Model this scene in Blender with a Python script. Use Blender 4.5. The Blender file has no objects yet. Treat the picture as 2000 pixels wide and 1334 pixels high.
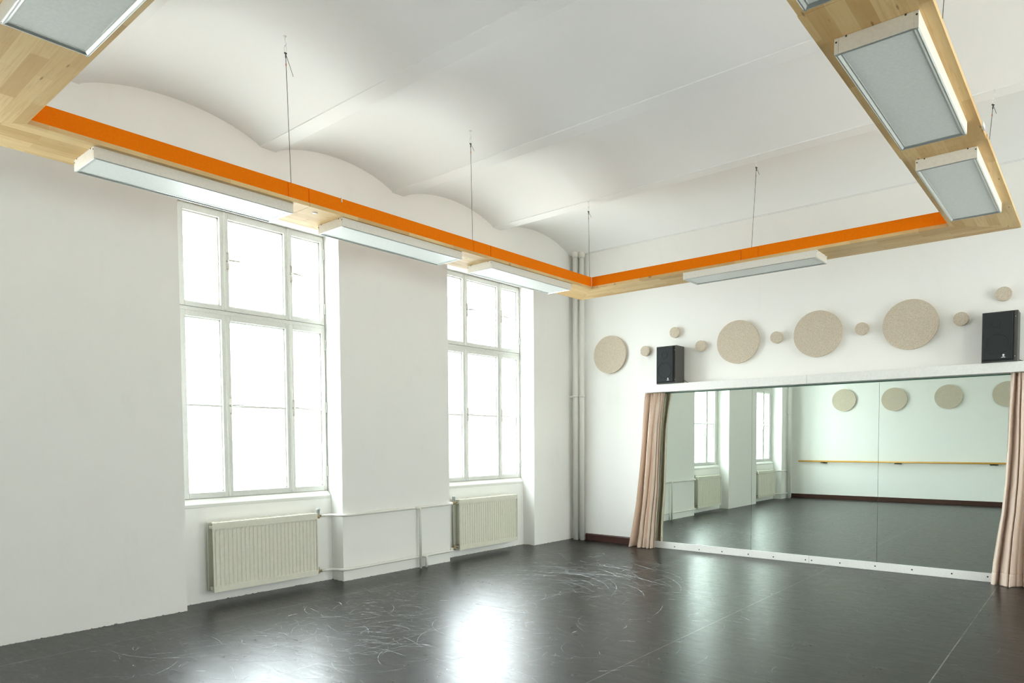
import bpy, math, random
import numpy as np
from mathutils import Vector, Matrix
PI = math.pi
random.seed(7)
scene = bpy.context.scene
COL = scene.collection

# ------------------------------------------------------------------ mesh building
class MB:
    def __init__(self): self.v = []; self.f = []; self.smooth = []
    def add(self, vs, fs, smooth=False):
        b = len(self.v)
        self.v += [tuple(p) for p in vs]
        self.f += [tuple(i + b for i in f) for f in fs]
        self.smooth += [smooth] * len(fs)
        return self
    def box(self, x0, x1, y0, y1, z0, z1):
        vs = [(x, y, z) for z in (z0, z1) for y in (y0, y1) for x in (x0, x1)]
        return self.add(vs, [(0, 2, 3, 1), (4, 5, 7, 6), (0, 1, 5, 4), (2, 6, 7, 3), (0, 4, 6, 2), (1, 3, 7, 5)])
    def prism(self, poly, axis, a, b, smooth=False):
        """poly: 2-D outline; axis 'x','y','z' is the extrusion direction"""
        def P(u, v, t):
            return {'x': (t, u, v), 'y': (u, t, v), 'z': (u, v, t)}[axis]
        n = len(poly)
        vs = [P(u, v, a) for u, v in poly] + [P(u, v, b) for u, v in poly]
        fs = [tuple(range(n)), tuple(range(2 * n - 1, n - 1, -1))]
        fs += [(i, i + n, (i + 1) % n + n, (i + 1) % n) for i in range(n)]
        self.add(vs, fs[:2]); b0 = len(self.v) - 2 * n
        self.f += [tuple(k + b0 for k in f) for f in fs[2:]]; self.smooth += [smooth] * n
        return self
    def disc(self, c, axis, r, a, b, n=64, bevel=0.0):
        prof = [(r, a), (r, b - bevel), (r - bevel, b)] if bevel else [(r, a), (r, b)]
        return self.lathe(c, axis, [(0, a)] + prof + [(0, b)], n)
    def lathe(self, c, axis, prof, n=32, smooth=True):
        def P(u, v, t):
            return {'x': (c[0] + t, c[1] + u, c[2] + v), 'y': (c[0] + u, c[1] + t, c[2] + v), 'z': (c[0] + u, c[1] + v, c[2] + t)}[axis]
        vs = []; rings = []
        for r, t in prof:
            if r < 1e-9: vs.append(P(0, 0, t)); rings.append([len(vs) - 1])
            else:
                st = len(vs)
                for k in range(n):
                    a = 2 * PI * k / n; vs.append(P(r * math.cos(a), r * math.sin(a), t))
                rings.append(list(range(st, st + n)))
        fs = []
        for A, B in zip(rings[:-1], rings[1:]):
            if len(A) == 1 and len(B) == 1: continue
            if len(A) == 1: fs += [(A[0], B[k], B[(k + 1) % n]) for k in range(n)]
            elif len(B) == 1: fs += [(A[k], B[0], A[(k + 1) % n]) for k in range(n)]
            else: fs += [(A[k], B[k], B[(k + 1) % n], A[(k + 1) % n]) for k in range(n)]
        return self.add(vs, fs, smooth)
    def tube(self, pts, r, n=12, fillet=0.0, cap=True):
        pts = [Vector(p) for p in pts]
        if fillet > 0 and len(pts) > 2:
            out = [pts[0]]
            for i in range(1, len(pts) - 1):
                a = (pts[i - 1] - pts[i]); b = (pts[i + 1] - pts[i])
                d = min(fillet, a.length * .49, b.length * .49)
                p0 = pts[i] + a.normalized() * d; p2 = pts[i] + b.normalized() * d
                for k in range(7):
                    t = k / 6; out.append((1 - t) ** 2 * p0 + 2 * t * (1 - t) * pts[i] + t * t * p2)
            out.append(pts[-1]); pts = out
        T = []
        for i in range(len(pts)):
            d = pts[min(i + 1, len(pts) - 1)] - pts[max(i - 1, 0)]
            T.append(d.normalized())
        ref = Vector((0, 0, 1)) if abs(T[0].z) < .9 else Vector((1, 0, 0))
        N = (ref - T[0] * ref.dot(T[0])).normalized()
        vs = []; R = r if isinstance(r, (list, tuple)) else [r] * len(pts)
        for p, t, rr in zip(pts, T, R):
            N = (N - t * N.dot(t)).normalized(); B = t.cross(N)
            for k in range(n):
                a = 2 * PI * k / n; vs.append(p + (N * math.cos(a) + B * math.sin(a)) * rr)
        fs = []
        for i in range(len(pts) - 1):
            for k in range(n):
                k2 = (k + 1) % n
                fs.append((i * n + k, i * n + k2, (i + 1) * n + k2, (i + 1) * n + k))
        self.add(vs, fs, True)
        if cap:
            b = len(self.v) - len(vs)
            self.f += [tuple(b + k for k in range(n - 1, -1, -1)), tuple(b + (len(pts) - 1) * n + k for k in range(n))]
            self.smooth += [False, False]
        return self
    def link(self, name, mat, parent=None, world=True, bevel=0.0, seg=2):
        """make ONE object; vertices are given in the world (or, world=False, in the parent's own frame)"""
        me = bpy.data.meshes.new(name)
        off = Vector((0, 0, 0))
        if parent is not None and world: off = origin(parent)
        me.from_pydata([tuple(Vector(p) - off) for p in self.v], [], self.f)
        me.polygons.foreach_set('use_smooth', self.smooth)
        me.update()
        import bmesh
        bm = bmesh.new(); bm.from_mesh(me); bmesh.ops.recalc_face_normals(bm, faces=bm.faces); bm.to_mesh(me); bm.free()
        me.materials.append(mat)
        o = bpy.data.objects.new(name, me); COL.objects.link(o)
        if parent is not None: o.parent = parent
        if bevel:
            m = o.modifiers.new('edge', 'BEVEL'); m.width = bevel; m.segments = seg; m.limit_method = 'ANGLE'; m.angle_limit = .7
            m.harden_normals = False
        return o

def origin(o):
    p = Vector(o.location)
    while o.parent: o = o.parent; p += Vector(o.location)
    return p
def tag(o, label=None, cat=None, group=None, kind=None):
    if label: o['label'] = label
    if cat: o['category'] = cat
    if group: o['group'] = group
    if kind: o['kind'] = kind
    return o
def empty(name, loc, label=None, cat=None, group=None, kind=None, rotz=0):
    o = bpy.data.objects.new(name, None); COL.objects.link(o); o.location = loc; o.rotation_euler = (0, 0, rotz)
    o.empty_display_size = .05
    return tag(o, label, cat, group, kind)
def copy_tree(o, parent=None):
    c = o.copy(); COL.objects.link(c)
    if parent is not None: c.parent = parent
    for ch in list(o.children): copy_tree(ch, c)
    return c

# ------------------------------------------------------------------ materials
class NT:
    def __init__(self, name):
        self.m = bpy.data.materials.new(name); self.m.use_nodes = True
        self.t = self.m.node_tree; self.t.nodes.clear()
        self.out = self.n('ShaderNodeOutputMaterial')
    def n(self, typ, **kw):
        nd = self.t.nodes.new(typ)
        for k, v in kw.items():
            if k.startswith('i_'):
                key = k[2:].replace('_', ' ')
                nd.inputs[key].default_value = v
            else: setattr(nd, k, v)
        return nd
    def l(self, a, b): self.t.links.new(a, b)
    def bsdf(self, color=(.8, .8, .8), rough=.5, metal=0., spec=.5):
        b = self.n('ShaderNodeBsdfPrincipled')
        b.inputs['Base Color'].default_value = (*color, 1); b.inputs['Roughness'].default_value = rough
        b.inputs['Metallic'].default_value = metal; b.inputs['Specular IOR Level'].default_value = spec
        self.l(b.outputs[0], self.out.inputs[0]); self.b = b; return b
    def coords(self, kind='Object', scale=(1, 1, 1), loc=(0, 0, 0), rot=(0, 0, 0)):
        tc = self.n('ShaderNodeTexCoord'); mp = self.n('ShaderNodeMapping')
        mp.inputs['Scale'].default_value = scale; mp.inputs['Location'].default_value = loc; mp.inputs['Rotation'].default_value = rot
        self.l(tc.outputs[kind], mp.inputs[0]); return mp.outputs[0]
    def world(self, scale=(1, 1, 1)):
        g = self.n('ShaderNodeNewGeometry'); mp = self.n('ShaderNodeMapping'); mp.inputs['Scale'].default_value = scale
        self.l(g.outputs['Position'], mp.inputs[0]); return mp.outputs[0]
    def noise(self, vec, scale=5, detail=3, rough=.5, dist=0.):
        n = self.n('ShaderNodeTexNoise'); n.inputs['Scale'].default_value = scale; n.inputs['Detail'].default_value = detail
        n.inputs['Roughness'].default_value = rough; n.inputs['Distortion'].default_value = dist
        self.l(vec, n.inputs['Vector']); return n.outputs['Fac']
    def ramp(self, fac, stops):
        r = self.n('ShaderNodeValToRGB'); e = r.color_ramp.elements
        while len(e) < len(stops): e.new(.5)
        for el, (p, c) in zip(e, stops):
            el.position = p; el.color = (*c, 1) if len(c) == 3 else c
        self.l(fac, r.inputs[0]); return r.outputs[0]
    def gray(self, fac, a, b, lo=0., hi=1.):
        return self.ramp(fac, [(a, (lo,) * 3), (b, (hi,) * 3)])
    def mix(self, fac, a, b, mode='MIX'):
        m = self.n('ShaderNodeMix', data_type='RGBA', blend_type=mode)
        for s, x in ((0, fac), (6, a), (7, b)):
            if hasattr(x, 'is_linked'): self.l(x, m.inputs[s])
            elif isinstance(x, (int, float)): m.inputs[s].default_value = x
            else: m.inputs[s].default_value = (*x, 1)
        return m.outputs[2]
    def math(self, op, a, b=None):
        m = self.n('ShaderNodeMath', operation=op)
        for s, x in ((0, a), (1, b)):
            if x is None: continue
            if hasattr(x, 'is_linked'): self.l(x, m.inputs[s])
            else: m.inputs[s].default_value = x
        return m.outputs[0]
    def bump(self, h, strength=.2, dist=.01):
        b = self.n('ShaderNodeBump'); b.inputs['Strength'].default_value = strength; b.inputs['Distance'].default_value = dist
        self.l(h, b.inputs['Height']); self.l(b.outputs[0], self.b.inputs['Normal'])

def plain(name, color, rough=.5, metal=0., spec=.5, bump=0., bscale=60):
    m = NT(name); m.bsdf(color, rough, metal, spec)
    v = m.coords()
    n = m.noise(v, bscale, 3)
    # a trace of unevenness in the finish
    m.l(m.mix(m.gray(n, .3, .7), tuple(c * .96 for c in color), tuple(min(1, c * 1.03) for c in color)), m.b.inputs['Base Color'])
    if bump: m.bump(n, bump, .004)
    return m.m

def wall_paint(name, color, smudge=.5):
    m = NT(name); m.bsdf(color, .62, 0, .3)
    v = m.world()
    big = m.noise(v, 1.1, 4, .6); mid = m.noise(v, 5, 4, .6, .4); fine = m.noise(v, 55, 3, .6)
    st = m.gray(m.noise(m.world((1, 1, .45)), 3.1, 6, .65, .8), .56, .78, 0, smudge)
    c = m.mix(m.gray(big, .35, .7), tuple(x * .985 for x in color), color)
    c = m.mix(m.math('MULTIPLY', st, .14), c, (.42, .42, .37))
    # chipped paint along the floor line
    sep = m.n('ShaderNodeSeparateXYZ'); g = m.n('ShaderNodeNewGeometry'); m.l(g.outputs['Position'], sep.inputs[0])
    edge = m.math('SUBTRACT', m.math('MULTIPLY', m.gray(m.noise(v, 22, 4, .7), .45, .75), .013), sep.outputs['Z'])
    chip = m.gray(m.math('ADD', edge, .5), .5, .503)
    c = m.mix(m.math('MULTIPLY', chip, .85), c, (.05, .035, .025))
    m.l(c, m.b.inputs['Base Color'])
    h = m.math('ADD', m.math('MULTIPLY', mid, .6), m.math('MULTIPLY', fine, .18))
    m.bump(h, .15, .012)
    return m.m

def ceiling_paint():
    m = NT('ceiling_paint'); col = (.895, .90, .895); m.bsdf(col, .7, 0, .25)
    v = m.world()
    c = m.mix(m.gray(m.noise(v, .8, 4, .6), .35, .7), tuple(x * .98 for x in col), col)
    m.l(c, m.b.inputs['Base Color'])
    m.bump(m.math('ADD', m.noise(v, 3.5, 4, .6), m.math('MULTIPLY', m.noise(v, 60, 2), .06)), .15, .012)
    return m.m

def wood(name, axis, tint=(1, 1, 1)):
    """spruce boards glued side by side, grain along axis"""
    m = NT(name); m.bsdf((.7, .5, .3), .5, 0, .35)
    a, b = (1, 0) if axis == 'x' else (0, 1)
    g = m.n('ShaderNodeNewGeometry'); sep = m.n('ShaderNodeSeparateXYZ'); m.l(g.outputs['Position'], sep.inputs[0])
    along = sep.outputs['X' if axis == 'x' else 'Y']; across = sep.outputs['Y' if axis == 'x' else 'X']
    cmb = m.n('ShaderNodeCombineXYZ'); m.l(along, cmb.inputs[0]); m.l(across, cmb.inputs[1]); m.l(sep.outputs['Z'], cmb.inputs[2])
    def mp(scale):
        k = m.n('ShaderNodeMapping'); k.inputs['Scale'].default_value = scale; m.l(cmb.outputs[0], k.inputs[0]); return k.outputs[0]
    br = m.n('ShaderNodeTexBrick'); br.offset = .37; br.offset_frequency = 2
    br.inputs['Scale'].default_value = 1; br.inputs['Brick Width'].default_value = .55; br.inputs['Row Height'].default_value = .077
    br.inputs['Mortar Size'].default_value = .0006; br.inputs['Mortar Smooth'].default_value = .2
    br.inputs['Color1'].default_value = (0, 0, 0, 1); br.inputs['Color2'].default_value = (1, 1, 1, 1); br.inputs['Mortar'].default_value = (.5, .5, .5, 1)
    m.l(mp((1, 1, 1)), br.inputs['Vector'])
    base = m.mix(br.outputs['Color'], (.63, .395, .155), (.82, .595, .29))
    grain = m.noise(mp((1.1, 26, 5)), 3.2, 5, .62, .5)
    base = m.mix(m.math('MULTIPLY', m.gray(grain, .48, .74), .5), base, (.54, .30, .10))
    cl = m.noise(mp((1.2, 5, 3)), 2.2, 3)
    base = m.mix(m.math('MULTIPLY', m.gray(cl, .5, .75), .35), base, (.84, .66, .38))
    vo = m.n('ShaderNodeTexVoronoi'); vo.inputs['Scale'].default_value = 3.4; vo.inputs['Randomness'].default_value = 1
    m.l(mp((1.3, 6.5, 1)), vo.inputs['Vector'])
    knot = m.gray(vo.outputs['Distance'], .05, .14, 1, 0)
    base = m.mix(m.math('MULTIPLY', knot, .8), base, (.26, .12, .04))
    base = m.mix(m.math('MULTIPLY', br.outputs['Fac'], .35), base, (.35, .2, .08))
    base = m.mix(1.0, base, tint, 'MULTIPLY')
    m.l(base, m.b.inputs['Base Color'])
    return m.m

def felt():
    m = NT('felt'); m.bsdf((.62, .55, .45), .95, 0, .1)
    v = m.coords()
    n = m.noise(v, 130, 3, .7, 1.2); n2 = m.noise(v, 9, 3)
    c = m.ramp(n, [(.3, (.40, .33, .25)), (.5, (.60, .525, .42)), (.72, (.76, .69, .58))])
    c = m.mix(m.math('MULTIPLY', m.gray(n2, .3, .7), .15), c, (.5, .43, .34))
    m.l(c, m.b.inputs['Base Color']); m.bump(n, .35, .006)
    return m.m

def floor_vinyl():
    m = NT('dance_floor_vinyl'); m.bsdf((.018, .017, .016), .3, 0, .38)
    v = m.world()
    dust = m.noise(v, 1.3, 5, .6, .2)
    streak = m.noise(m.world((6, 24, 1)), 1.0, 6, .72, .9)
    streak2 = m.noise(m.world((52, 12, 1)), 1.0, 5, .7, .7)
    fine = m.noise(v, 13, 6, .74, .6)
    sc = m.math('MAXIMUM', m.gray(streak, .58, .80), m.gray(streak2, .60, .82))
    sc = m.math('MULTIPLY', sc, m.gray(dust, .40, .64))
    c = m.mix(m.gray(fine, .35, .7), (.006, .0054, .0048), (.011, .0105, .0095))
    c = m.mix(m.math('MULTIPLY', sc, .22), c, (.30, .33, .36))
    # seams between the vinyl rolls
    sep = m.n('ShaderNodeSeparateXYZ'); g = m.n('ShaderNodeNewGeometry'); m.l(g.outputs['Position'], sep.inputs[0])
    fr = m.math('FRACT', m.math('DIVIDE', m.math('ADD', sep.outputs['X'], 1.571 * 4 - .545 + .006), 1.571))
    seam = m.math('LESS_THAN', fr, .0045)
    seam = m.math('MULTIPLY', seam, m.gray(m.noise(m.world((1, 3, 1)), 2.2, 4, .7), .35, .6, .25, 1))
    c = m.mix(m.math('MULTIPLY', seam, .55), c, (.30, .30, .29))
    m.l(c, m.b.inputs['Base Color'])
    r = m.math('ADD', m.math('MULTIPLY', m.gray(m.math('ADD', m.math('MULTIPLY', streak, .5), m.math('MULTIPLY', fine, .5)), .30, .72), .15), m.math('MULTIPLY', sc, .12))
    r = m.math('ADD', r, .24)
    m.l(r, m.b.inputs['Roughness'])
    mp = m.n('ShaderNodeMapping'); mp.inputs['Rotation'].default_value = (0, 0, -.71); mp.inputs['Scale'].default_value = (1.6, 6.5, 1)
    m.l(v, mp.inputs[0])
    rip = m.noise(mp.outputs[0], 1.4, 3, .55, .5)
    h = m.math('ADD', m.math('MULTIPLY', rip, .9), m.math('MULTIPLY', fine, .012))
    h = m.math('SUBTRACT', h, m.math('MULTIPLY', seam, .12))
    m.bump(h, .15, .012)
    return m.m

def scuff_mat():
    m = NT('scuff_dust'); m.t.nodes.remove(m.out); m.out = m.n('ShaderNodeOutputMaterial')
    d = m.n('ShaderNodeBsdfDiffuse'); d.inputs[0].default_value = (.72, .76, .80, 1)
    t = m.n('ShaderNodeBsdfTransparent'); mx = m.n('ShaderNodeMixShader')
    a = m.gray(m.noise(m.world(), 14, 5, .75, .5), .38, .66, .05, .8)
    m.l(a, mx.inputs[0]); m.l(t.outputs[0], mx.inputs[1]); m.l(d.outputs[0], mx.inputs[2]); m.l(mx.outputs[0], m.out.inputs[0])
    return m.m

def glass_mat():
    m = NT('window_glass')
    t = m.n('ShaderNodeBsdfTransparent'); t.inputs[0].default_value = (.97, .985, .98, 1)
    g = m.n('ShaderNodeBsdfGlossy'); g.inputs['Roughness'].default_value = .01; g.inputs[0].default_value = (.9, .95, .95, 1)
    fr = m.n('ShaderNodeFresnel'); fr.inputs[0].default_value = 1.45
    mx = m.n('ShaderNodeMixShader'); gm = m.n('ShaderNodeNewGeometry'); m.l(m.math('MULTIPLY', fr.outputs[0], m.math('SUBTRACT', 1.0, gm.outputs['Backfacing'])), mx.inputs[0]); m.l(t.outputs[0], mx.inputs[1]); m.l(g.outputs[0], mx.inputs[2]); m.l(mx.outputs[0], m.out.inputs[0])
    return m.m

def mirror_mat():
    m = NT('mirror_glass'); g = m.n('ShaderNodeBsdfGlossy'); g.inputs['Roughness'].default_value = 0.0
    n = m.noise(m.coords(), 1.2, 2)
    m.l(m.ramp(n, [(.3, (.765, .855, .795)), (.7, (.775, .86, .80))]), g.inputs[0])
    m.l(g.outputs[0], m.out.inputs[0]); return m.m

def fabric():
    m = NT('curtain_satin'); m.bsdf((.66, .51, .415), .40, 0, .4)
    v = m.coords(scale=(1, 1, 1))
    n = m.noise(v, 260, 2)
    m.l(m.mix(m.gray(n, .3, .7), (.70, .565, .47), (.77, .63, .53)), m.b.inputs['Base Color'])
    m.b.inputs['Sheen Weight'].default_value = .35; m.b.inputs['Sheen Roughness'].default_value = .35
    m.bump(n, .05, .002)
    return m.m

M = dict(
    wall=wall_paint('wall_paint', (.87, .868, .84)),
    ceil=ceiling_paint(),
    floor=floor_vinyl(), scuff=scuff_mat(), glass=glass_mat(), mirror=mirror_mat(), felt=felt(), fabric=fabric(),
    white=plain('white_lacquer', (.82, .83, .80), .38),
    frame=plain('window_paint', (.72, .73, .69), .4),
    hware=plain('window_handle_metal', (.55, .54, .49), .35, .5),
    mount=plain('mirror_board_white', (.84, .84, .81), .45),
    cream=plain('lamp_box_white', (.83, .80, .73), .5),
    alu=plain('aluminium', (.72, .76, .74), .32, .65),
    lit=plain('lamp_diffuser_lit', (.80, .84, .82), .4, 0, .5),
    diff=plain('lamp_diffuser', (.89, .93, .905), .33, 0, .5),
    steel=plain('steel', (.62, .62, .6), .3, .9),
    dark=plain('dark_screw', (.05, .05, .045), .5, .3),
    gap=plain('joint_shadow_gap', (.10, .05, .01), .8),
    orange=plain('orange_board', (.93, .21, .001), .6, 0, .06),
    wx=wood('spruce_grain_across', 'x'), wy=wood('spruce_grain_along', 'y'),
    rad=plain('radiator_enamel', (.74, .73, .63), .4, 0, .5, .02, 30),
    radback=plain('radiator_inner_enamel', (.60, .60, .52), .5),
    pipe=plain('pipe_paint', (.80, .80, .75), .4),
    brass=plain('brass', (.42, .33, .19), .4, .6),
    valve=plain('valve_grey', (.42, .47, .46), .45),
    base=plain('brown_baseboard', (.06, .024, .017), .42, 0, .4),
    barre=plain('barre_wood', (.62, .34, .07), .35),
    black=plain('black_bracket', (.02, .02, .02), .45),
    cab=plain('speaker_cabinet', (.088, .086, .076), .55, 0, .4, .1, 180),
    grille=plain('speaker_grille', (.030, .034, .036), .8, 0, .3, .3, 500),
    bevel=plain('speaker_baffle', (.016, .016, .016), .5),
    logo=plain('logo_white', (.82, .83, .82), .35),
    cable=plain('cable_dark', (.06, .055, .05), .5),
    wire=plain('steel_wire', (.16, .16, .15), .4, .6),
    copper=plain('copper_ferrule', (.45, .14, .05), .4, .6),
    cord=plain('brown_cord', (.12, .06, .035), .5),
    medge=plain('mirror_green_edge', (.10, .22, .165), .3),
)

_l = [n for n in M['lit'].node_tree.nodes if n.type == 'BSDF_PRINCIPLED'][0]
_l.inputs['Emission Color'].default_value = (.93, 1, 1, 1); _l.inputs['Emission Strength'].default_value = .09      # LED panels on, dimmed

# ------------------------------------------------------------------ key measures (metres)
A0, A1, A2, A3, A4 = -7.347, -5.804, -4.162, -2.594, -0.931      # pier edges along the window wall
Z_OUT = -9.0                                                       # left edge of the third niche
YB = -9.74                                                         # wall behind the camera
XR = 8.6                                                           # right wall
NICHES = [(A3, A4), (A1, A2), (Z_OUT, A0)]
HEAD = 3.612; SILL = .90; DEPTH = .20; FRX = -.26
YM = -.034                                                         # mirror face

# ------------------------------------------------------------------ setting
mb = MB(); mb.box(-.5, XR + .5, YB - .2, .2, -.12, 0)
tag(mb.link('floor', M['floor']), 'black vinyl dance floor in long rolls with pale scuffs', 'floor', kind='structure')

mb = MB()
for a, b in ((A4, .3), (A2, A3), (A0, A1), (YB - .2, Z_OUT)): mb.box(-.5, 0, a, b, 0, 4.7)
for a, b in NICHES:
    mb.box(-.5, -DEPTH, a, b, 0, SILL); mb.box(-.5, 0, a, b, HEAD, 4.7)
mb.link('wall_window', M['wall'])
w = bpy.data.objects['wall_window']; w.name = 'wall_left'
tag(w, 'white plastered window wall with deep window niches', 'wall', kind='structure')
tag(MB().box(-.5, XR + .2, 0, .25, 0, 4.7).link('wall_back', M['wall']), 'white wall carrying the mirrors and felt discs', 'wall', kind='structure')
mb = MB().box(.2, XR + .2, YB - .25, YB, 0, 4.7).box(-.5, .2, YB - .25, YB - .012, 0, 4.7)
tag(mb.link('wall_front', M['wall']), 'white wall with the ballet barre seen in the mirror', 'wall', kind='structure')
FILL_WINDOWS = [(-2.7, -1.058), (-5.9, -4.258)]                             # windows added in the unseen wall to brighten the room
mb = MB()
for a, b in ((-1.058, .1), (-4.258, -2.7), (YB, -5.9)): mb.box(XR, XR + .5, a, b, 0, 4.7)
for a, b in FILL_WINDOWS: mb.box(XR + DEPTH, XR + .5, a, b, 0, SILL).box(XR, XR + .5, a, b, HEAD, 4.7)
tag(mb.link('wall_right', M['wall']), 'white wall outside the picture, holding the added windows', 'wall', kind='structure')

# vaulted ceiling: shallow barrel vaults between plastered beams that run away from the windows
beams = [.02, -1.685, -3.35, -4.94, -6.61, -8.28, -9.95]
prof = []
for i, b in enumerate(beams):
    hw = .085
    if i == 0: prof += [(.3, 4.172), (-.065, 4.172), (-.075, 4.182)]
    else:
        zb = 4.205
        n0 = prof[-1]
        y0, y1 = n0[0], b + hw
        rise = .15 if i > 1 else .165
        z0 = n0[1]
        for k in range(1, 25):
            t = k / 25
            s = 4 * t * (1 - t)
            s = s ** .85
            prof.append((y0 + (y1 - y0) * t, z0 + (zb + .006 - z0) * t + rise * s))
        prof += [(b + hw, zb + .008), (b + hw - .002, zb), (b - hw + .002, zb), (b - hw, zb + .008)]
nx = 24; xs = [-.02 + (XR + .04) * k / nx for k in range(nx + 1)]
vs = [(x, y, z) for x in xs for y, z in prof]; n = len(prof)
fs = [(i * n + j, i * n + j + 1, (i + 1) * n + j + 1, (i + 1) * n + j) for i in range(nx) for j in range(n - 1)]
mb = MB(); mb.add(vs, fs, True)
o = mb.link('ceiling', M['ceil']); tag(o, 'white ceiling of shallow vaults between plastered beams', 'ceiling', kind='structure')
bv = o.modifiers.new('split', 'EDGE_SPLIT'); bv.split_angle = .35
tag(MB().box(0, XR, -.3, .01, 4.5, 4.6).box(-.5, XR + .2, YB - .2, .25, 4.66, 4.76).link('ceiling_slab', M['ceil']), 'floor slab above the vaults', 'ceiling', kind='structure')

# baseboards
tag(MB().prism([(-.0, 0), (-.022, 0), (-.022, .085), (-.014, .098), (0, .1)], 'x', .245, 1.36).link('baseboard_back', M['base']), 'dark brown baseboard between the pipes and the curtain', 'baseboard', kind='structure')
tag(MB().box(.2, XR, YB - .005, YB + .022, 0, .1).box(0, .2, YB - .012, YB + .008, 0, .1).link('baseboard_front', M['base']), 'dark brown baseboard seen in the mirror', 'baseboard', kind='structure')

# ------------------------------------------------------------------ windows
def lever(parent, y, z, ang):
    h = MB()
    h.prism([(y - .017, z - .078), (y - .010, z - .086), (y + .010, z - .086), (y + .017, z - .078), (y + .017, z + .078), (y + .010, z + .086), (y - .010, z + .086), (y - .017, z + .078)], 'x', FRX + .012, FRX + .020)
    plate = h.link('handle_plate', M['hware'], parent)
    g = MB()
    dy, dz = math.cos(ang) * .105, math.sin(ang) * .105
    g.tube([(FRX + .015, y, z), (FRX + .058, y, z), (FRX + .058, y + dy, z + dz)], .0085, 12, .012)
    g.link('handle', M['hware'], plate)
    s = MB()
    for dzz in (-.07, .07): s.disc((FRX + .02, y, z + dzz), 'x', .005, -.001, .002, 10)
    s.link('screw', M['brass'], plate)

def window(idx, a, b):
    wname = 'window_%d' % idx
    yb, ya = b + .016, a + .085            # frame right / left edge (towards / away from the mirror)
    root = empty(wname, (FRX, (a + b) / 2, SILL), {1: 'tall six-light window nearest the room corner', 2: 'tall six-light window nearest the camera', 3: 'tall window only seen in the mirror'}[idx], 'window', kind='structure')
    x0, x1 = FRX - .075, FRX
    R = b                                       # offsets below are measured from the right niche edge
    L = a
    zt, zb_ = 3.588, .952
    fr = MB()
    fr.box(x0, x1 - .004, L, R, zt, HEAD)
    fr.box(x0, x1 - .004, L, R, SILL - .02, zb_ + .012)
    fr.box(x0, x1 - .004, L, R - 1.525, zb_ + .012, zt)
    fr.box(x0, x1 - .004, R - .014, R, zb_ + .012, zt)
    fr.link('frame', M['frame'], root, bevel=.003)
    tr = MB(); tr.box(x0, x1 + .006, R - 1.535, R - .008, 2.655, 2.690)
    tr.link('transom', M['frame'], root, bevel=.003)
    # columns of glass measured from the right niche edge
    cols = [(-1.483, -1.145), (-1.061, -.473), (-.388, -.046)]
    cuts = [-1.535, -1.100, -.428, -.010]
    rows = [(2.736, 3.545, 2.692, zt + .010), (1.003, 2.603, zb_, 2.654)]
    for c, (g0, g1) in enumerate(cols):
        for r, (q0, q1, s0, s1) in enumerate(rows):
            y0, y1 = R + cuts[c] + .0015, R + cuts[c + 1] - .0015
            s = MB()
            xf = x1 + .012
            G0, G1 = R + g0, R + g1
            def member(ya_, yb_, za_, zb2): s.box(x0 + .012, xf, ya_, yb_, za_, zb2)
            member(y0, G0, s0, s1); member(G1, y1, s0, s1); member(G0, G1, q1, s1); member(G0, G1, s0, q0)
            # rebate step that carries the glass
            e = .012
            for (ya_, yb_, za_, zb2) in ((G0, G0 + e, q0, q1), (G1 - e, G1, q0, q1), (G0, G1, q1 - e, q1), (G0, G1, q0, q0 + e)):
                s.box(x0 + .012, xf - .028, ya_, yb_, za_, zb2)
            if r == 1: s.box(x0 + .012, xf - .012, G0, G1, 1.795, 1.812)
            sash = s.link('sash', M['frame'], root, bevel=.002, seg=1)
            MB().box(x0 + .018, x0 + .022, G0 + .004, G1 - .004, q0 + .004, q1 - .004).link('pane', M['glass'], sash)
            if c == 2:
                for zz in ((q0 + .12, q1 - .12) if r == 0 else (q0 + .15, 1.83, q1 - .12)):
                    MB().tube([(xf + .004, R - .010, zz - .055), (xf + .004, R - .010, zz + .055)], .007, 10).link('hinge', M['frame'], sash)
    # rounded cover strips on the meeting stiles
    for c in (1, 2):
        for r, (za, zb2) in enumerate(((2.70, 3.60), (.965, 2.645))):
            y = R + cuts[c]
            st = MB(); st.prism([(x1 + .012, y - .014), (x1 + .020, y - .011), (x1 + .024, y), (x1 + .020, y + .011), (x1 + .012, y + .014)], 'z', za, zb2)
            st.link('cover_strip', M['frame'], root)
            lever(root, y + .022, 3.155 if r == 0 else 1.81, .06 if c == 1 else -.08)
    sl = MB(); sl.prism([(FRX - .02, SILL - .03), (-DEPTH + .004, SILL - .03), (-DEPTH + .004, SILL), (FRX + .02, SILL + .045), (FRX - .02, SILL + .05)], 'y', L + .002, R - .004)
    sl.link('window_sill', M['frame'], root, bevel=.004)
    return root
for i, (a, b) in enumerate(NICHES): w3 = window(i + 1, a, b)
for k, (a, b) in enumerate(FILL_WINDOWS):  # unseen copies, added only to let in fill light
    c = copy_tree(w3); c.name = 'window_%d' % (4 + k); c.location = (XR - FRX, (a + b) / 2, SILL); c.rotation_euler = (0, 0, PI)
    c['label'] = 'tall window added in the unseen wall for fill light'

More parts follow.
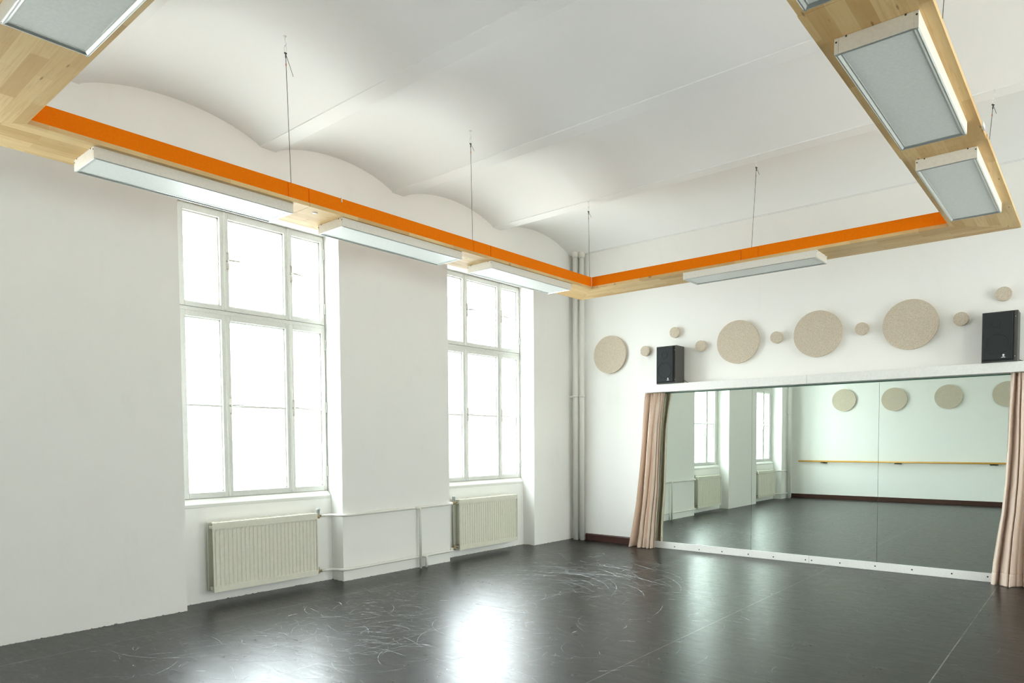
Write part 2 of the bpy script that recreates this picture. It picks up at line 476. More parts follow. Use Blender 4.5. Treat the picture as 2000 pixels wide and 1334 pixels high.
# ------------------------------------------------------------------ radiators and heating pipes
def radiator(a, b, valve_right, label):
    if valve_right: y0, y1 = a + .27, a + .27 + 1.10
    else: y0, y1 = a + .225, a + .225 + 1.13
    z0, z1 = .105, .735
    root = empty('radiator', (-.11, (y0 + y1) / 2, z0), label, 'radiator', 'ribbed panel radiators under the windows')
    xf, xb = -.048, -.165
    # front panel: flat rims with pressed ribs between them
    def panel(xa, name, mat, sgn):
        p = MB()
        p.box(xa - sgn * .014, xa, y0, y1, z1 - .058, z1 - .006); p.box(xa - sgn * .014, xa, y0, y1, z0, z0 + .05)
        p.box(xa - sgn * .014, xa, y0, y0 + .012, z0 + .05, z1 - .058); p.box(xa - sgn * .014, xa, y1 - .012, y1, z0 + .05, z1 - .058)
        nr = 26; pitch = (y1 - y0 - .024) / nr
        pts = []
        for k in range(nr):
            q = y0 + .012 + k * pitch
            for t, h in ((.0, 0), (.18, .0), (.34, .007), (.66, .007), (.82, 0)): pts.append((q + t * pitch, h))
        pts.append((y1 - .012, 0))
        za, zb2 = z0 + .05, z1 - .058
        vs = []; nn = len(pts)
        for z, f in ((za, 0), (za + .018, 1), (zb2 - .018, 1), (zb2, 0)):
            for y, h in pts: vs.append((xa - sgn * .013 + sgn * (h * f), y, z))
        fs = [(r * nn + k, r * nn + k + 1, (r + 1) * nn + k + 1, (r + 1) * nn + k) for r in range(3) for k in range(nn - 1)]
        p.add(vs, fs, False)
        return p.link(name, mat, root)
    panel(xf, 'front_panel', M['rad'], 1)
    bp = MB(); bp.box(xb - .0, xb + .016, y0 - .002, y1 + .0, z0 + .005, z1 - .006); bp.link('back_panel', M['radback'], root, bevel=.004)
    cv = MB()
    nn = 30
    for k in range(nn):
        q = y0 + .05 + (y1 - y0 - .1) * k / (nn - 1); cv.box(xb + .016, xf - .02, q - .0012, q + .0012, z0 + .06, z1 - .07)
    cv.box(xb + .03, xf - .03, y0 + .004, y1 - .004, z1 - .055, z1 - .03); cv.box(xb + .03, xf - .03, y0 + .004, y1 - .004, z0 + .015, z0 + .045)
    cv.link('convector', M['radback'], root)
    g = MB(); g.box(xb, xb + .012, y0, y1, z1 - .006, z1 + .006); g.box(xf - .022, xf - .002, y0, y1, z1 - .006, z1 + .002)
    for k in range(48):
        q = y0 + .01 + (y1 - y0 - .02) * k / 47; g.box(xb + .012, xf - .02, q - .004, q + .004, z1 - .004, z1 + .001)
    g.link('top_grille', M['rad'], root)
    ye = y1 if valve_right else y0; d = 1 if valve_right else -1
    v = MB(); v.tube([(-.105, ye - d * .01, .70), (-.105, ye + d * .075, .70)], .011, 12); v.lathe((-.105, ye + d * .045, .70), 'z', [(0, -.022), (.016, -.022), (.018, -.005), (.018, .012), (.012, .02), (0, .02)], 14)
    vb = v.link('valve', M['brass'], root)
    MB().lathe((-.105, ye + d * .045, .70), 'z', [(.014, .016), (.017, .02), (.017, .055), (.021, .058), (.022, .075), (.016, .08), (0, .08)], 18).link('valve_cap', M['valve'], vb)
    lv = MB(); lv.tube([(-.105, ye - d * .01, .13), (-.105, ye + d * .075, .13)], .011, 12); lv.lathe((-.105, ye + d * .035, .13), 'z', [(0, -.02), (.015, -.02), (.017, .0), (.013, .02), (.013, .042), (0, .044)], 14)
    lv.link('lockshield_valve', M['brass'], root)
    for q in (y0 + .2, y1 - .2): MB().box(-DEPTH, xb + .004, q - .018, q + .018, z0 + .08, z1 - .08).link('wall_bracket', M['radback'], root)
    return (y0, y1)
r1 = radiator(A1, A2, True, 'cream ribbed radiator under the large window nearest the camera, pipes on its mirror side')
r2 = radiator(A3, A4, False, 'cream ribbed radiator under the window beside the corner riser pipes')
r0 = radiator(Z_OUT, A0, True, 'cream ribbed radiator seen in the mirror beyond the wide pier')

yv1 = r1[1] + .075; yv2 = r2[0] - .075
def run(z, drop_y, drop_x, zlab, label):
    t = empty('heating_pipe', (.03, drop_y, 0), label, 'pipe', 'white heating pipes between the radiators')
    m_ = MB(); m_.tube(
        [(-.105, yv1, z), (-.105, A2 - .078, z), (.032, A2 - .016, z - .002), (.03, A2 + .12, z - .004), (.03, A3 - .03, z + .004), (.03, A3 + .026, z + .004), (-.105, A3 + .045, z + .002), (-.105, yv2, z)], .0145, 12, .05)
    m_.link('run', M['pipe'], t)
    d = MB(); d.tube([(.03, drop_y - .05, z), (.052, drop_y - .015, z), (.056, drop_y, z - .015), (.056, drop_y, 0)], .0155, 12, .03)
    d.link('drop', M['pipe'], t)
    return t
run(.70, -3.125, .056, 'upper', 'upper white heating pipe at radiator top height with a long drop to the floor')
run(.13, -3.035, .056, 'lower', 'lower white heating pipe just above the floor with a short drop')
for z, lab in ((.70, 'upper heating pipe seen in the mirror running to the far corner riser'), (.13, 'lower heating pipe seen in the mirror running to the far corner riser')):
    t = empty('heating_pipe', (.03, -9.2, z), lab, 'pipe')
    tag(t, group='white heating pipes seen in the mirror')
    # the third radiator is fed from the corner behind the camera; its pipe hugs the pier
    y_s = r0[0] - .0
    MB().tube([(-.10, r0[0] + .03, z), (-.10, Z_OUT + .06, z), (.03, Z_OUT - .03, z), (.03, -9.30, z), (.055, -9.36, z)], .0145, 12, .05).link('run', M['pipe'], t)

def riser(x, y, r, zt, label, collar=True):
    t = empty('riser_pipe', (x, y, 0), label, 'pipe')
    MB().tube([(x, y, 0), (x, y, zt + .04)], r, 24).link('tube', M['pipe'], t)
    if collar:
        MB().lathe((x, y, zt), 'z', [(r, -.006), (r + .010, -.006), (r + .012, .03), (r + .012, .12), (r, .12)], 24).link('ceiling_collar', M['pipe'], t)
    c = MB(); c.lathe((x, y, 2.115), 'z', [(r, -.018), (r + .008, -.018), (r + .008, .018), (r, .018)], 24)
    return t, c
t, c = riser(.108, -.072, .041, 4.135, 'thick white riser pipe in the room corner nearest the window wall')
c.box(.0, .07, -.082, -.062, 2.10, 2.13); c.link('clamp', M['pipe'], t)
t, c = riser(.208, -.058, .036, 4.12, 'thinner white riser pipe in the room corner nearest the brown baseboard')
c.box(.198, .218, -.03, .0, 2.10, 2.13); c.link('clamp', M['pipe'], t)
t, c = riser(.06, -9.36, .043, 4.15, 'white riser pipe in the far corner seen in the mirror', False)
c.box(0, .03, -9.37, -9.35, 2.1, 2.13); c.link('clamp', M['pipe'], t)

# ------------------------------------------------------------------ mirror wall
TOPZ, BOTZ = 2.098, .0905
labels = ['mirror panel beside the narrow curtain, reflecting the first window and radiator', 'middle mirror panel reflecting the second window and the start of the barre', 'mirror panel beside the wide curtain, reflecting barre and felt discs']
xsm = [1.304, 2.718, 4.132, 5.546]
for k in range(3):
    t = empty('mirror', (xsm[k] + .707, -.017, BOTZ), labels[k], 'mirror', 'dance studio mirrors side by side')
    MB().box(xsm[k] + .0015, xsm[k + 1] - .0015, YM, YM + .0005, BOTZ + .0005, TOPZ - .011).link('glass', M['mirror'], t)
    MB().box(xsm[k] + .0012, xsm[k + 1] - .0012, YM + .0006, -.001, BOTZ + .0005, TOPZ - .0105).link('backing_board', M['medge'], t)
    MB().box(xsm[k] + .0012, xsm[k + 1] - .0012, YM - .004, -.001, TOPZ - .0104, TOPZ - .001).link('top_edge', M['medge'], t)
t = empty('mirror_plinth', (3.3, -.03, 0), 'white board along the floor under the mirrors, fixed with small screws', 'plinth')
for a, b in ((1.30, 3.412), (3.414, 5.56)): MB().box(a, b, YM - .014, -.001, 0.001, BOTZ).link('board', M['mount'], t, bevel=.002)
for x, z in zip((1.69, 2.04, 2.35, 2.69, 3.0, 3.375, 3.445, 3.755, 4.12, 4.48, 4.845, 5.155), (.036, .032, .036, .036, .036, .039, .040, .043, .048, .050, .050, .055)):
    MB().disc((x, YM - .014, z), 'y', .0075, -.002, .001, 12).link('screw', M['dark'], t)
t = empty('mirror_shelf', (3.4, -.11, TOPZ), 'long white boxed shelf above the mirrors carrying two loudspeakers', 'shelf')
for a, b in ((1.315, 3.418), (3.421, 5.58)): MB().box(a, b, -.22, 0, TOPZ, 2.2).link('box', M['mount'], t, bevel=.0015)

# ------------------------------------------------------------------ loudspeakers
def speaker(x, label, rot=0):
    t = empty('loudspeaker', (x, -.12, 2.2), label, 'speaker', 'black loudspeakers on the mirror shelf', rotz=rot)
    w, h = .288, .49
    MB().box(-w / 2, w / 2, -.115, .105, 0, h).link('cabinet', M['cab'], t, world=False, bevel=.004)
    MB().box(-w / 2 + .006, w / 2 - .028, -.122, -.114, .012, h - .006).link('baffle', M['bevel'], t, world=False)
    g = MB(); gx0, gx1, gz0, gz1 = -w / 2 + .004, w / 2 - .040, .014, h - .008
    e = .016; yb_, yf = -.121, -.142
    vs = [(gx0, yb_, gz0), (gx1, yb_, gz0), (gx1, yb_, gz1), (gx0, yb_, gz1), (gx0 + e, yf, gz0 + e), (gx1 - e * .3, yf, gz0 + e), (gx1 - e * .3, yf, gz1 - e * .5), (gx0 + e, yf, gz1 - e * .5)]
    g.add(vs, [(0, 1, 5, 4), (1, 2, 6, 5), (2, 3, 7, 6), (3, 0, 4, 7), (4, 5, 6, 7), (3, 2, 1, 0)])
    gr = g.link('grille', M['grille'], t, world=False)
    # drivers showing faintly through the cloth
    cx = (gx0 + gx1) / 2
    for nm, zc, rr in (('woofer_ring', .175, .098), ('tweeter_ring', .37, .04)):
        k = MB(); k.lathe((cx, yf, zc), 'y', [(rr - .006, .001), (rr - .006, -.0022), (rr, -.003), (rr + .006, -.0022), (rr + .006, .001)], 40); k.link(nm, M['grille'], gr, world=False)
    lx, lz = gx1 - .068, .05
    l = MB()
    l.prism([(lx - .009, lz + .012), (lx - .005, lz + .006), (lx + .005, lz + .006), (lx + .009, lz + .012), (lx + .006, lz + .024), (lx - .006, lz + .024)], 'y', yf - .002, yf + .001)
    for s in (-1, 1):
        l.prism([(lx + s * .002, lz + .003), (lx + s * .020, lz - .010), (lx + s * .012, lz - .010), (lx + s * .002, lz - .004)][::s], 'y', yf - .002, yf + .001)
        l.prism([(lx + s * .0, lz + .002), (lx + s * .007, lz - .010), (lx + s * .003, lz - .010), (lx, lz - .004)][::s], 'y', yf - .002, yf + .001)
    l.link('emblem', M['logo'], gr, world=False)
    for zz in (.05, h - .06): MB().disc((w / 2 - .02, -.1235, zz), 'y', .004, -.002, .002, 10).link('grille_peg', M['steel'], t, world=False)
    return t
speaker(1.658, 'black loudspeaker above the narrow curtain, with one dark side in view')
speaker(5.225, 'black loudspeaker above the wide curtain, seen almost from the front')
cord = MB(); cord.tube([(1.79, -.03, 2.235), (1.83, -.06, 2.245), (1.88, -.10, 2.215), (1.93, -.12, 2.204), (2.05, -.10, 2.204), (2.25, -.06, 2.204), (2.5, -.05, 2.204)], .0035, 8, .03)
tag(cord.link('speaker_cord', M['cord']), 'thin brown cord lying on the shelf behind a loudspeaker', 'cord')
cord = MB(); cord.tube([(5.36, -.02, 2.23), (5.42, -.05, 2.206), (5.55, -.06, 2.204)], .0035, 8, .03)
tag(cord.link('speaker_cord', M['cord']), 'short dark cord at the shelf end beside the wide curtain', 'cord')

# ------------------------------------------------------------------ felt discs
def disc(x, y, z, r, th, facing, label, group):
    t = empty('mounted_felt_disc', (x, y, z), label, 'acoustic disc', group)
    s = facing
    o = MB(); o.disc((x, y, z), 'y', r, 0, s * th, 72 if r > .1 else 40, 0)
    o = o.link('felt', M['felt'], t); o.modifiers.new('split', 'EDGE_SPLIT').split_angle = .6
    return t
G1_ = 'large felt discs above the mirrors'; G2_ = 'small felt discs above the mirrors'; G3_ = 'felt discs on the barre wall'
for x, lab in ((.667, 'large round beige felt panel next to the corner pipes'), (2.526, 'large round felt panel just beyond the narrow-curtain loudspeaker'), (3.473, 'large round felt panel second from the narrow-curtain loudspeaker'), (4.417, 'large round felt panel, the biggest looking, nearest the wide-curtain loudspeaker')):
    disc(x, 0, 2.682, .2657, .04, -1, lab, G1_)
for x, z, lab in ((1.237, 2.682, 'small beige felt dot between the corner disc and the loudspeaker'), (1.674, 2.888, 'small beige felt dot directly above the narrow-curtain loudspeaker'), (2.039, 2.675, 'small darker felt dot just beyond the side of the loudspeaker'), (3.005, 2.688, 'small felt dot between the second and third large discs'), (3.945, 2.687, 'small felt dot between the third and fourth large discs'), (4.877, 2.685, 'small felt dot between the fourth large disc and a loudspeaker'), (5.23, 2.89, 'small felt dot directly above the wide-curtain loudspeaker')):
    disc(x, 0, z, .069, .05, -1, lab, G2_)
for x, z, lab in ((1.228, 2.417, 'round felt panel on the barre wall, in the mirror nearest the windows'), (2.315, 2.39, 'round felt panel on the barre wall, in the mirror just past the second seam'), (3.387, 2.40, 'round felt panel on the barre wall, third from the windows in the mirror'), (4.46, 2.412, 'round felt panel on the barre wall, in the mirror cut by the wide curtain')):
    disc(x, YB, z, .268, .04, 1, lab, G3_)

# ------------------------------------------------------------------ ballet barre (seen in the mirror)
t = empty('ballet_barre', (4, YB + .11, .92), 'yellow wooden ballet barre on black brackets, seen in the mirror', 'barre')
MB().tube([(.205, YB + .11, .93), (8.3, YB + .11, .93)], .021, 16).link('rail', M['barre'], t)
for x in (.78, 2.41, 4.25, 6.0, 7.7):
    MB().box(x - .075, x + .075, YB, YB + .018, .885, .905).box(x - .018, x + .018, YB, YB + .125, .89, .912).link('bracket', M['black'], t)

# ------------------------------------------------------------------ curtains
def lerp(a, b, t): return a + (b - a) * t
def interp(keys, t):
    for (t0, v0), (t1, v1) in zip(keys[:-1], keys[1:]):
        if t <= t1:
            u = (t - t0) / (t1 - t0); return v0 + (v1 - v0) * u
    return keys[-1][1]
def curtain(label, left, right, yc, amp, folds, seed, z1=2.096):
    """left/right: edge x against height fraction; folds: (phase count, share, shift) waves"""
    rnd = random.Random(seed)
    root = empty('curtain', ((left[0][1] + right[0][1]) / 2, -.12, 0), label, 'curtain', 'taupe curtains drawn aside from the mirrors')
    nu, nv = 320, 120
    hem = .115
    ph = [rnd.uniform(0, 6.28) for _ in range(12)]
    def pt(u, v):
        t = 1 - v                                  # 0 at floor, 1 at top
        z = .004 + t * (z1 - .004)
        xl, xr = interp(left, t), interp(right, t)
        a = interp(amp, t) * min(1, .15 + u / .06, .15 + (1 - u) / .06)
        uu = u + .010 * math.sin(3.1 * t * PI + ph[0] + 5 * u) * (1 - t)
        f = 0
        for n_, w_, s_ in folds:
            # rounded tubes of cloth with sharp valleys between them
            f += w_ * (2 * abs(math.sin(PI * n_ * uu + s_ + .30 * math.sin(2.2 * t + s_) + .5 * math.sin(2 * PI * 1.3 * uu + ph[6]))) ** .7 - 1.1)
        f = f * .85 + .12 * math.sin(2 * PI * 13.3 * uu + ph[5] + 1.1 * t)
        # fine gathers near the heading
        g = max(0, (t - .86) / .14) ** 1.4
        g2 = max(0, (t - .50) / .50) ** 1.2
        f2 = math.sin(2 * PI * 13 * u + ph[1] + 1.3 * math.sin(2 * PI * 2 * u)) * .013 * g + math.sin(2 * PI * 9.3 * u + ph[2] + .8 * t) * .010 * g2
        # creases above the hem
        c = math.exp(-((t * z1 - hem - .03) / .045) ** 2) * math.sin(2 * PI * 17 * u + ph[3]) * .006
        w = math.exp(-((t - .16) / .10) ** 2) * math.sin(2 * PI * 3.1 * u + 7 * t + ph[4]) * .006 * math.sin(PI * u)
        y = yc(t) - a * f + f2 + c + w
        x = lerp(xl, xr, u) + a * .25 * math.cos(2 * PI * folds[0][0] * uu + folds[0][2]) * math.sin(PI * u)
        y = min(y, YM - .019)
        return (x, y, z)
    def sheet(v0, v1, name, mat, off=0, n_v=nv):
        vs = []
        for j in range(n_v + 1):
            v = lerp(v0, v1, j / n_v)
            for i in range(nu + 1):
                p = pt(i / nu, v); vs.append((p[0], p[1] - off, p[2]))
        fs = [(j * (nu + 1) + i, j * (nu + 1) + i + 1, (j + 1) * (nu + 1) + i + 1, (j + 1) * (nu + 1) + i) for j in range(n_v) for i in range(nu)]
        m_ = MB(); m_.add(vs, fs, True); o = m_.link(name, mat, root)
        so = o.modifiers.new('cloth', 'SOLIDIFY'); so.thickness = .003; so.offset = 1
        return o
    vh = 1 - hem / z1
    sheet(0, vh, 'drape', M['fabric']); sheet(vh - .004, 1, 'hem', M['fabric'], .003, 14)
    return root
curtain('narrow taupe curtain gathered at the corner-side end of the mirrors',
        [(0, 1.075), (.125, 1.119), (.295, 1.175), (.5, 1.221), (.73, 1.252), (.93, 1.276), (1, 1.297)], [(0, 1.44), (.17, 1.46), (.37, 1.49), (.57, 1.503), (.76, 1.517), (.89, 1.546), (1, 1.58)],
        lambda t: -.150 + .025 * t, [(0, .088), (.4, .074), (.8, .052), (1, .032)],
        [(2.7, 1.0, .5), (6.1, .45, 1.6)], 3)
curtain('wide taupe curtain at the end of the mirrors farther from the windows',
        [(0, 5.195), (.10, 5.206), (.226, 5.234), (.35, 5.267), (.49, 5.288), (.66, 5.298), (.83, 5.302), (1, 5.313)], [(0, 5.78), (.4, 5.74), (1, 5.68)],
        lambda t: -.155 + .03 * t, [(0, .078), (.4, .064), (.8, .052), (1, .035)],
        [(4.3, 1.0, 1.1), (9.4, .40, 2.6)], 11)

# ------------------------------------------------------------------ hanging frame with orange fascia
ZO = 3.263; TH = .028; IX0, IX1, IY0, IY1 = 1.353, 4.977, -7.257, -1.53; W = .461
OX0, OX1, OY0, OY1 = IX0 - W, IX1 + W, IY0 - W, IY1 + W
t = empty('hanging_light_frame', (3.165, -4.39, ZO), 'rectangular spruce board frame with orange inner rim, hung from wires', 'hanging frame')
gp = .001
def plank(poly, mat): MB().prism(poly, 'z', ZO, ZO + TH).link('plank', M[mat], t)
for a, b in ((IY0, -5.405), (-5.405, -3.40), (-3.40, IY1)):
    # window-side run and opposite run; the end pieces are mitred
    ly0 = OY0 if a == IY0 else a; ly1 = OY1 if b == IY1 else b
    plank([(OX0, ly0 + gp), (IX0, a + gp), (IX0, b - gp), (OX0, ly1 - gp)], 'wy')
    e = .004 if a == -5.405 else 0
    plank([(OX1 - e, ly0 + gp), (OX1 - e, ly1 - gp), (IX1 - e, b - gp), (IX1 - e, a + gp)], 'wy')
for a, b in ((IX0, 3.165), (3.165, IX1)):
    lx0 = OX0 if a == IX0 else a; lx1 = OX1 if b == IX1 else b
    plank([(lx0 + gp, OY1), (a + gp, IY1), (b - gp, IY1), (lx1 - gp, OY1)], 'wx')
    plank([(lx0 + gp, OY0), (lx1 - gp, OY0), (b - gp, IY0), (a + gp, IY0)], 'wx')
zf0, zf1 = ZO + TH, 3.40; ft = .019
def fascia(x0, x1, y0, y1): MB().box(x0, x1, y0, y1, zf0, zf1).link('fascia', M['orange'], t)
for a, b in ((IY0, -5.592), (-5.589, -5.415), (-5.412, -3.575), (-3.572, -3.325), (-3.322, IY1)):
    fascia(IX0 - ft, IX0 - .002, a + .001, b - .0015)
    fascia(IX1 + .002, IX1 + ft, a + .001, b - .0015)
for a, b in ((IX0, 3.163), (3.168, 3.342), (3.344, IX1)):
    fascia(a + .001, b - .001, IY1 + .002, IY1 + ft)
    fascia(a + .001, b - .001, IY0 - ft, IY0 - .002)
MB().box(IX0 - .004, IX0 + .004, -5.115, -5.107, 3.372, 3.41).link('white_tab', M['white'], t)  # white tab modelled in place of a notch in the fascia
MB().disc((1.26, -5.30, ZO), 'z', .02, -.004, .001, 20).link('white_dot', M['white'], t)  # small white disc on the underside of the boards
MB().box(OX1 - .01, OX1 + .004, -3.62, -3.54, ZO + .002, ZO + .03).link('tape', M['white'], t)

# LED panels in white boxes under the boards (switched off)
LW, LL, LH = .335, 1.375, .07
def lamp_proto():
    r = empty('ceiling_light', (0, 0, 0))
    x, y, h = LL / 2, LW / 2, LH
    b = MB(); tk = .018
    b.box(-x, x, -y, -y + tk, -h, 0).box(-x, x, y - tk, y, -h, 0).box(-x, -x + tk, -y + tk, y - tk, -h, 0).box(x - tk, x, -y + tk, y - tk, -h, 0)
    b.link('housing', M['cream'], r, world=False, bevel=.0015, seg=1)
    f = MB()
    fw, z0, z1 = .020, -h - .004, -h + .020
    i0, i1 = x - tk + .016, y - tk + .016
    # profiled aluminium frame
    for s in (-1, 1):
        f.prism([(s * i1, z0 + .003), (s * (i1 - .004), z0), (s * (i1 - .010), z0), (s * (i1 - fw), z0 + .007), (s * (i1 - fw - .006), z0 + .008), (s * (i1 - fw - .006), z1), (s * i1, z1)], 'x', -i0, i0)
        f.prism([(s * i0, z0 + .003), (s * (i0 - .004), z0), (s * (i0 - .010), z0), (s * (i0 - fw), z0 + .007), (s * (i0 - fw - .006), z0 + .008), (s * (i0 - fw - .006), z1), (s * i0, z1)], 'y', -i1, i1)
    f.link('rim', M['alu'], r, world=False)
    MB().box(-i0 + .02, i0 - .02, -i1 + .02, i1 - .02, -h + .006, -h + .012).link('diffuser', M['diff'], r, world=False)
    for sx in (-1, 1):
        for sy in (-1, 1):
            for zz, yy in ((-.018, y - .008), (-.004, y - .05)):
                MB().disc((sx * x, sy * yy, zz), 'x', .0042, -.0015 * 1, .0015, 8).link('screw', M['dark'], r, world=False)
    return r
lp = lamp_proto()
lights = [((1.148, -6.215), 1, 'lit white boxed light panel under the window-side boards, closest to the camera'),
          ((1.165, -4.405), 1, 'lit white boxed light panel under the window-side boards, middle of three'),
          ((1.165, -2.605), 1, 'lit white boxed light panel under the window-side boards, nearest the room corner'),
          ((3.215, -1.363), 0, 'grey-faced light panel under the boards in front of the mirror wall'),
          ((5.212, -4.435), 1, 'grey light panel under the boards opposite the windows, shown whole and largest'),
          ((5.212, -2.63), 1, 'grey light panel under the boards at the corner opposite the windows'),
          ((5.212, -6.235), 1, 'light panel cut by the top edge of the photo on the boards opposite the windows'),
          ((3.195, -7.495), 0, 'light panel with silver rim under the overhead boards nearest the camera')]
for i, ((x, y), v, lab) in enumerate(lights):
    o = lp if i == 0 else copy_tree(lp)
    o.location = (x, y, ZO); o.rotation_euler = (0, 0, PI / 2 if v else 0)
    tag(o, lab, 'ceiling light', 'boxed light panels under the hanging frame')
    for ch in o.children:
        if ch.name.startswith('diffuser'): ch.material_slots[0].link = 'OBJECT'; ch.material_slots[0].material = M['lit' if i < 3 else 'diff']

# ------------------------------------------------------------------ suspension wires
def vault_z(y):
    for (ya, za), (yb_, zb2) in zip(prof[:-1], prof[1:]):
        if yb_ <= y <= ya and ya > yb_: return za + (zb2 - za) * (ya - y) / (ya - yb_)
    return 4.2
wires = [((1.50, -5.69), (1.322, -5.545, ZO + TH), 'suspension wire with a loose tail, nearest the camera on the window side'),
         ((1.505, -3.77), (1.322, -3.555, ZO + TH), 'suspension wire in the middle of the window side'),
         ((1.46, -1.757), (1.31, -1.505, ZO + TH), 'suspension wire at the frame corner before the riser pipes'),
         ((3.41, -1.755), (3.255, -1.495, ZO + TH), 'suspension wire in front of the mirror wall'),
         ((5.30, -1.765), (5.21, -1.60, ZO + TH), 'suspension wire at the frame corner opposite the windows'),
         ((5.30, -3.93), (5.215, -3.70, ZO + TH), 'suspension wire behind the boards opposite the windows, leaving the photo at its top')]
for k, ((x, y), (bx, by, bz), lab) in enumerate(wires):
    zt = vault_z(y)
    r = empty('suspension_wire', (x, y, zt), lab, 'suspension wire', 'wires carrying the hanging frame')
    top = Vector((x, y, zt)); d = (Vector((bx, by, bz)) - top); L = d.length; d.normalize()
    P = lambda s, ox=0: top + d * s + Vector((ox, ox * .85, 0))
    e = MB(); e.lathe((x, y, zt), 'z', [(0, .004), (.012, .004), (.012, -.004), (.004, -.006), (0, -.006)], 12)
    e.tube([P(0), P(.035), P(.05, .007), P(.065, .0), P(.06, -.006)], .0022, 6); e.link('ceiling_hook', M['white'], r)
    q = MB(); q.tube([P(.055), P(.07, .006), P(.09, .007), P(.108, 0), P(.09, -.007), P(.07, -.006), P(.055)], .0017, 6); q.link('loop', M['white'], r)
    s = MB(); s.tube([P(.106), P(L)], .0022, 8); s.link('wire', M['wire'], r)
    c_ = MB(); c_.tube([P(.106, -.007), P(.112, .006)], .006, 8); c_.tube([P(.106), P(.14)], .0042, 8); c_.link('clamp', M['cable'], r)
    MB().tube([P(.175), P(.19)], .0036, 8).link('ferrule', M['copper'], r)
    tl = .15 if k == 0 else .06
    MB().tube([P(.112), P(.112 + tl * .5, .010 + tl * .06), P(.112 + tl, .016 + tl * .14)], .0018, 6).link('wire_tail', M['wire'], r)

# ------------------------------------------------------------------ scuffs on the dance floor
sc = MB(); rnd = random.Random(5)
def strip(pts, w, z):
    vs = []; n_ = len(pts)
    for i, (x, y) in enumerate(pts):
        x0, y0 = pts[max(i - 1, 0)]; x1, y1 = pts[min(i + 1, n_ - 1)]
        dx, dy = x1 - x0, y1 - y0; l = math.hypot(dx, dy) or 1
        ww = w * (.25 + .75 * math.sin(PI * (i + .3) / (n_ - .4)))
        vs += [(x - dy / l * ww, y + dx / l * ww, z), (x + dy / l * ww, y - dx / l * ww, z)]
    sc.add(vs, [(2 * i, 2 * i + 1, 2 * i + 3, 2 * i + 2) for i in range(n_ - 1)])
def arc(cx, cy, r, a0, a1, w, k):
    n_ = max(4, int(abs(a1 - a0) * r / .03)); dr = rnd.uniform(-.12, .12)
    strip([(cx + (r + dr * i / n_) * math.cos(lerp(a0, a1, i / n_)), cy + (r + dr * i / n_) * math.sin(lerp(a0, a1, i / n_))) for i in range(n_ + 1)], w, .0004 + k * 2e-6)
k = 0
for _ in range(70):      # the big sweep of pirouettes before the second window
    cx, cy = rnd.gauss(1.75, .22), rnd.gauss(-3.1, .3); r = rnd.uniform(.45, 1.25)
    a0 = rnd.uniform(.1, 1.9); arc(cx, cy, r, a0, a0 + rnd.uniform(.25, 1.1), rnd.choice((.0014, .002, .003, .005)), k); k += 1
for _ in range(150):
    cx, cy = rnd.uniform(.5, 3.6), rnd.uniform(-6.6, -1.0); r = rnd.uniform(.06, .7); a0 = rnd.uniform(0, 6.28)
    arc(cx, cy, r, a0, a0 + rnd.uniform(.3, 1.5), rnd.uniform(.001, .0024), k); k += 1
for _ in range(260):
    x, y = rnd.uniform(.5, 3.8), rnd.uniform(-6.8, -.7); a = rnd.gauss(.4, .9); L = rnd.uniform(.02, .16)
    b = rnd.uniform(-.02, .02)
    strip([(x, y), (x + L * .5 * math.cos(a) - b * math.sin(a), y + L * .5 * math.sin(a) + b * math.cos(a)), (x + L * math.cos(a), y + L * math.sin(a))], rnd.choice((.0015, .002, .003, .006)), .0004 + k * 2e-6); k += 1
for _ in range(520):     # fine haze of heel and turn marks in front of the windows
    x, y = (rnd.gauss(1.6, .55), rnd.gauss(-2.9, .8)) if rnd.random() < .5 else (rnd.gauss(1.7, .5), rnd.gauss(-5.4, .7))
    a = rnd.gauss(.5, .7); L = rnd.uniform(.05, .35); b = rnd.uniform(-.04, .04)
    if x < .3: continue
    strip([(x + L * q * math.cos(a) - b * math.sin(PI * q) * math.sin(a), y + L * q * math.sin(a) + b * math.sin(PI * q) * math.cos(a)) for q in (0, .25, .5, .75, 1)], rnd.choice((.0009, .0012, .0018, .0026)), .0004 + k * 2e-6); k += 1
for _ in range(60):
    cx, cy = rnd.uniform(3.2, 5.6), rnd.uniform(-5, -.6); r = rnd.uniform(.05, .5); a0 = rnd.uniform(0, 6.28)
    arc(cx, cy, r, a0, a0 + rnd.uniform(.2, .9), rnd.uniform(.0006, .0012), k); k += 1
fl = bpy.data.objects['floor']
o = sc.link('scuff_marks', M['scuff'], fl); o['kind'] = 'stuff'

# ------------------------------------------------------------------ daylight
wd = bpy.data.worlds.new('overcast_daylight'); scene.world = wd; wd.use_nodes = True
nt = wd.node_tree; bg = nt.nodes['Background']
tc = nt.nodes.new('ShaderNodeTexCoord'); sp = nt.nodes.new('ShaderNodeSeparateXYZ'); nt.links.new(tc.outputs['Generated'], sp.inputs[0])
rp = nt.nodes.new('ShaderNodeValToRGB'); e = rp.color_ramp.elements
e[0].position = .40; e[0].color = (.56, .585, .58, 1); e[1].position = .52; e[1].color = (1.05, 1.10, 1.11, 1)
q = e.new(.66); q.color = (1.7, 1.84, 1.9, 1); q = e.new(.93); q.color = (1.8, 1.95, 2.02, 1)
mm = nt.nodes.new('ShaderNodeMath'); mm.operation = 'MULTIPLY_ADD'; mm.inputs[1].default_value = .5; mm.inputs[2].default_value = .5
nt.links.new(sp.outputs['Z'], mm.inputs[0]); nt.links.new(mm.outputs[0], rp.inputs[0]); 
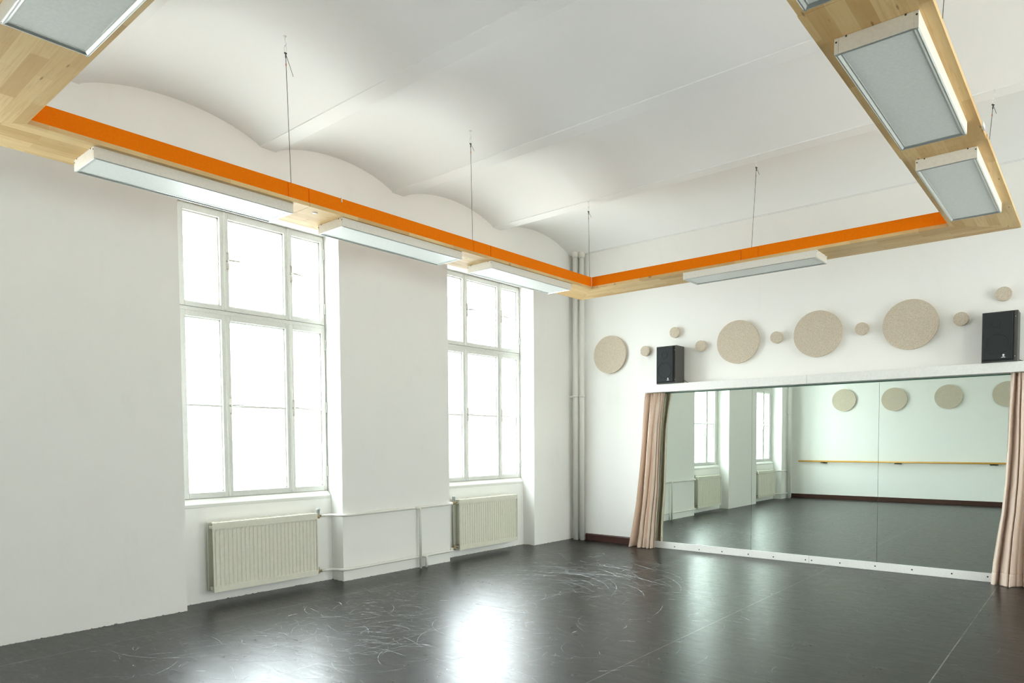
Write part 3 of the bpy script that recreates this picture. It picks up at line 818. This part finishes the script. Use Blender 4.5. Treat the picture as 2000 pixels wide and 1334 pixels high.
# street side (-x): open sky over dim street; other side (+x): flat glow made up for the added windows
gt = nt.nodes.new('ShaderNodeMath'); gt.operation = 'GREATER_THAN'; gt.inputs[1].default_value = 0; nt.links.new(sp.outputs['X'], gt.inputs[0])
mxw = nt.nodes.new('ShaderNodeMix'); mxw.data_type = 'RGBA'; nt.links.new(gt.outputs[0], mxw.inputs[0]); nt.links.new(rp.outputs[0], mxw.inputs[6]); mxw.inputs[7].default_value = (.93, .95, .92, 1)
nt.links.new(mxw.outputs[2], bg.inputs[0])
bg.inputs[1].default_value = 12.0
for a, b, px, ry in [(a, b, -.42, -PI / 2) for a, b in NICHES] + [(a, b, XR + .42, PI / 2) for a, b in FILL_WINDOWS]:
    ld = bpy.data.lights.new('window_portal', 'AREA'); ld.shape = 'RECTANGLE'; ld.size = HEAD - SILL; ld.size_y = b - a
    ld.cycles.is_portal = True
    o = bpy.data.objects.new('window_portal', ld); COL.objects.link(o)
    o.location = (px, (a + b) / 2, (HEAD + SILL) / 2); o.rotation_euler = (0, ry, 0)

# ------------------------------------------------------------------ camera
F, CX, CY = 1358.92, 987.905, 920.78
yaw, pit, rol = map(math.radians, (40.5932, -2.4133, -.3444))
fw = Vector((-math.sin(yaw) * math.cos(pit), math.cos(yaw) * math.cos(pit), math.sin(pit)))
rt = Vector((math.cos(yaw), math.sin(yaw), 0)); up = rt.cross(fw)
rt2 = rt * math.cos(rol) + up * math.sin(rol); up2 = -rt * math.sin(rol) + up * math.cos(rol)
cd = bpy.data.cameras.new('camera'); cam = bpy.data.objects.new('camera', cd); COL.objects.link(cam)
mw = Matrix((rt2, up2, -fw)).transposed().to_4x4(); mw.translation = Vector((6.0074, -8.5499, 1.45)); cam.matrix_world = mw
cd.sensor_fit = 'HORIZONTAL'; cd.sensor_width = 36; cd.lens = F / 2000 * 36
cd.shift_x = (1000 - CX) / 2000; cd.shift_y = (CY - 667) / 2000; cd.clip_start = .05
scene.camera = cam

# ------------------------------------------------------------------ view and sampling quality
vs_ = scene.view_settings; vs_.view_transform = 'Standard'; vs_.look = 'None'; vs_.gamma = 1; vs_.exposure = 0.18; vs_.use_curve_mapping = False
cy = scene.cycles
cy.max_bounces = 14; cy.diffuse_bounces = 8; cy.glossy_bounces = 6; cy.transparent_max_bounces = 16; cy.transmission_bounces = 6
cy.sample_clamp_indirect = 12; cy.caustics_reflective = True; cy.blur_glossy = .3
cy.use_denoising = True
cy.filter_width = 1.1
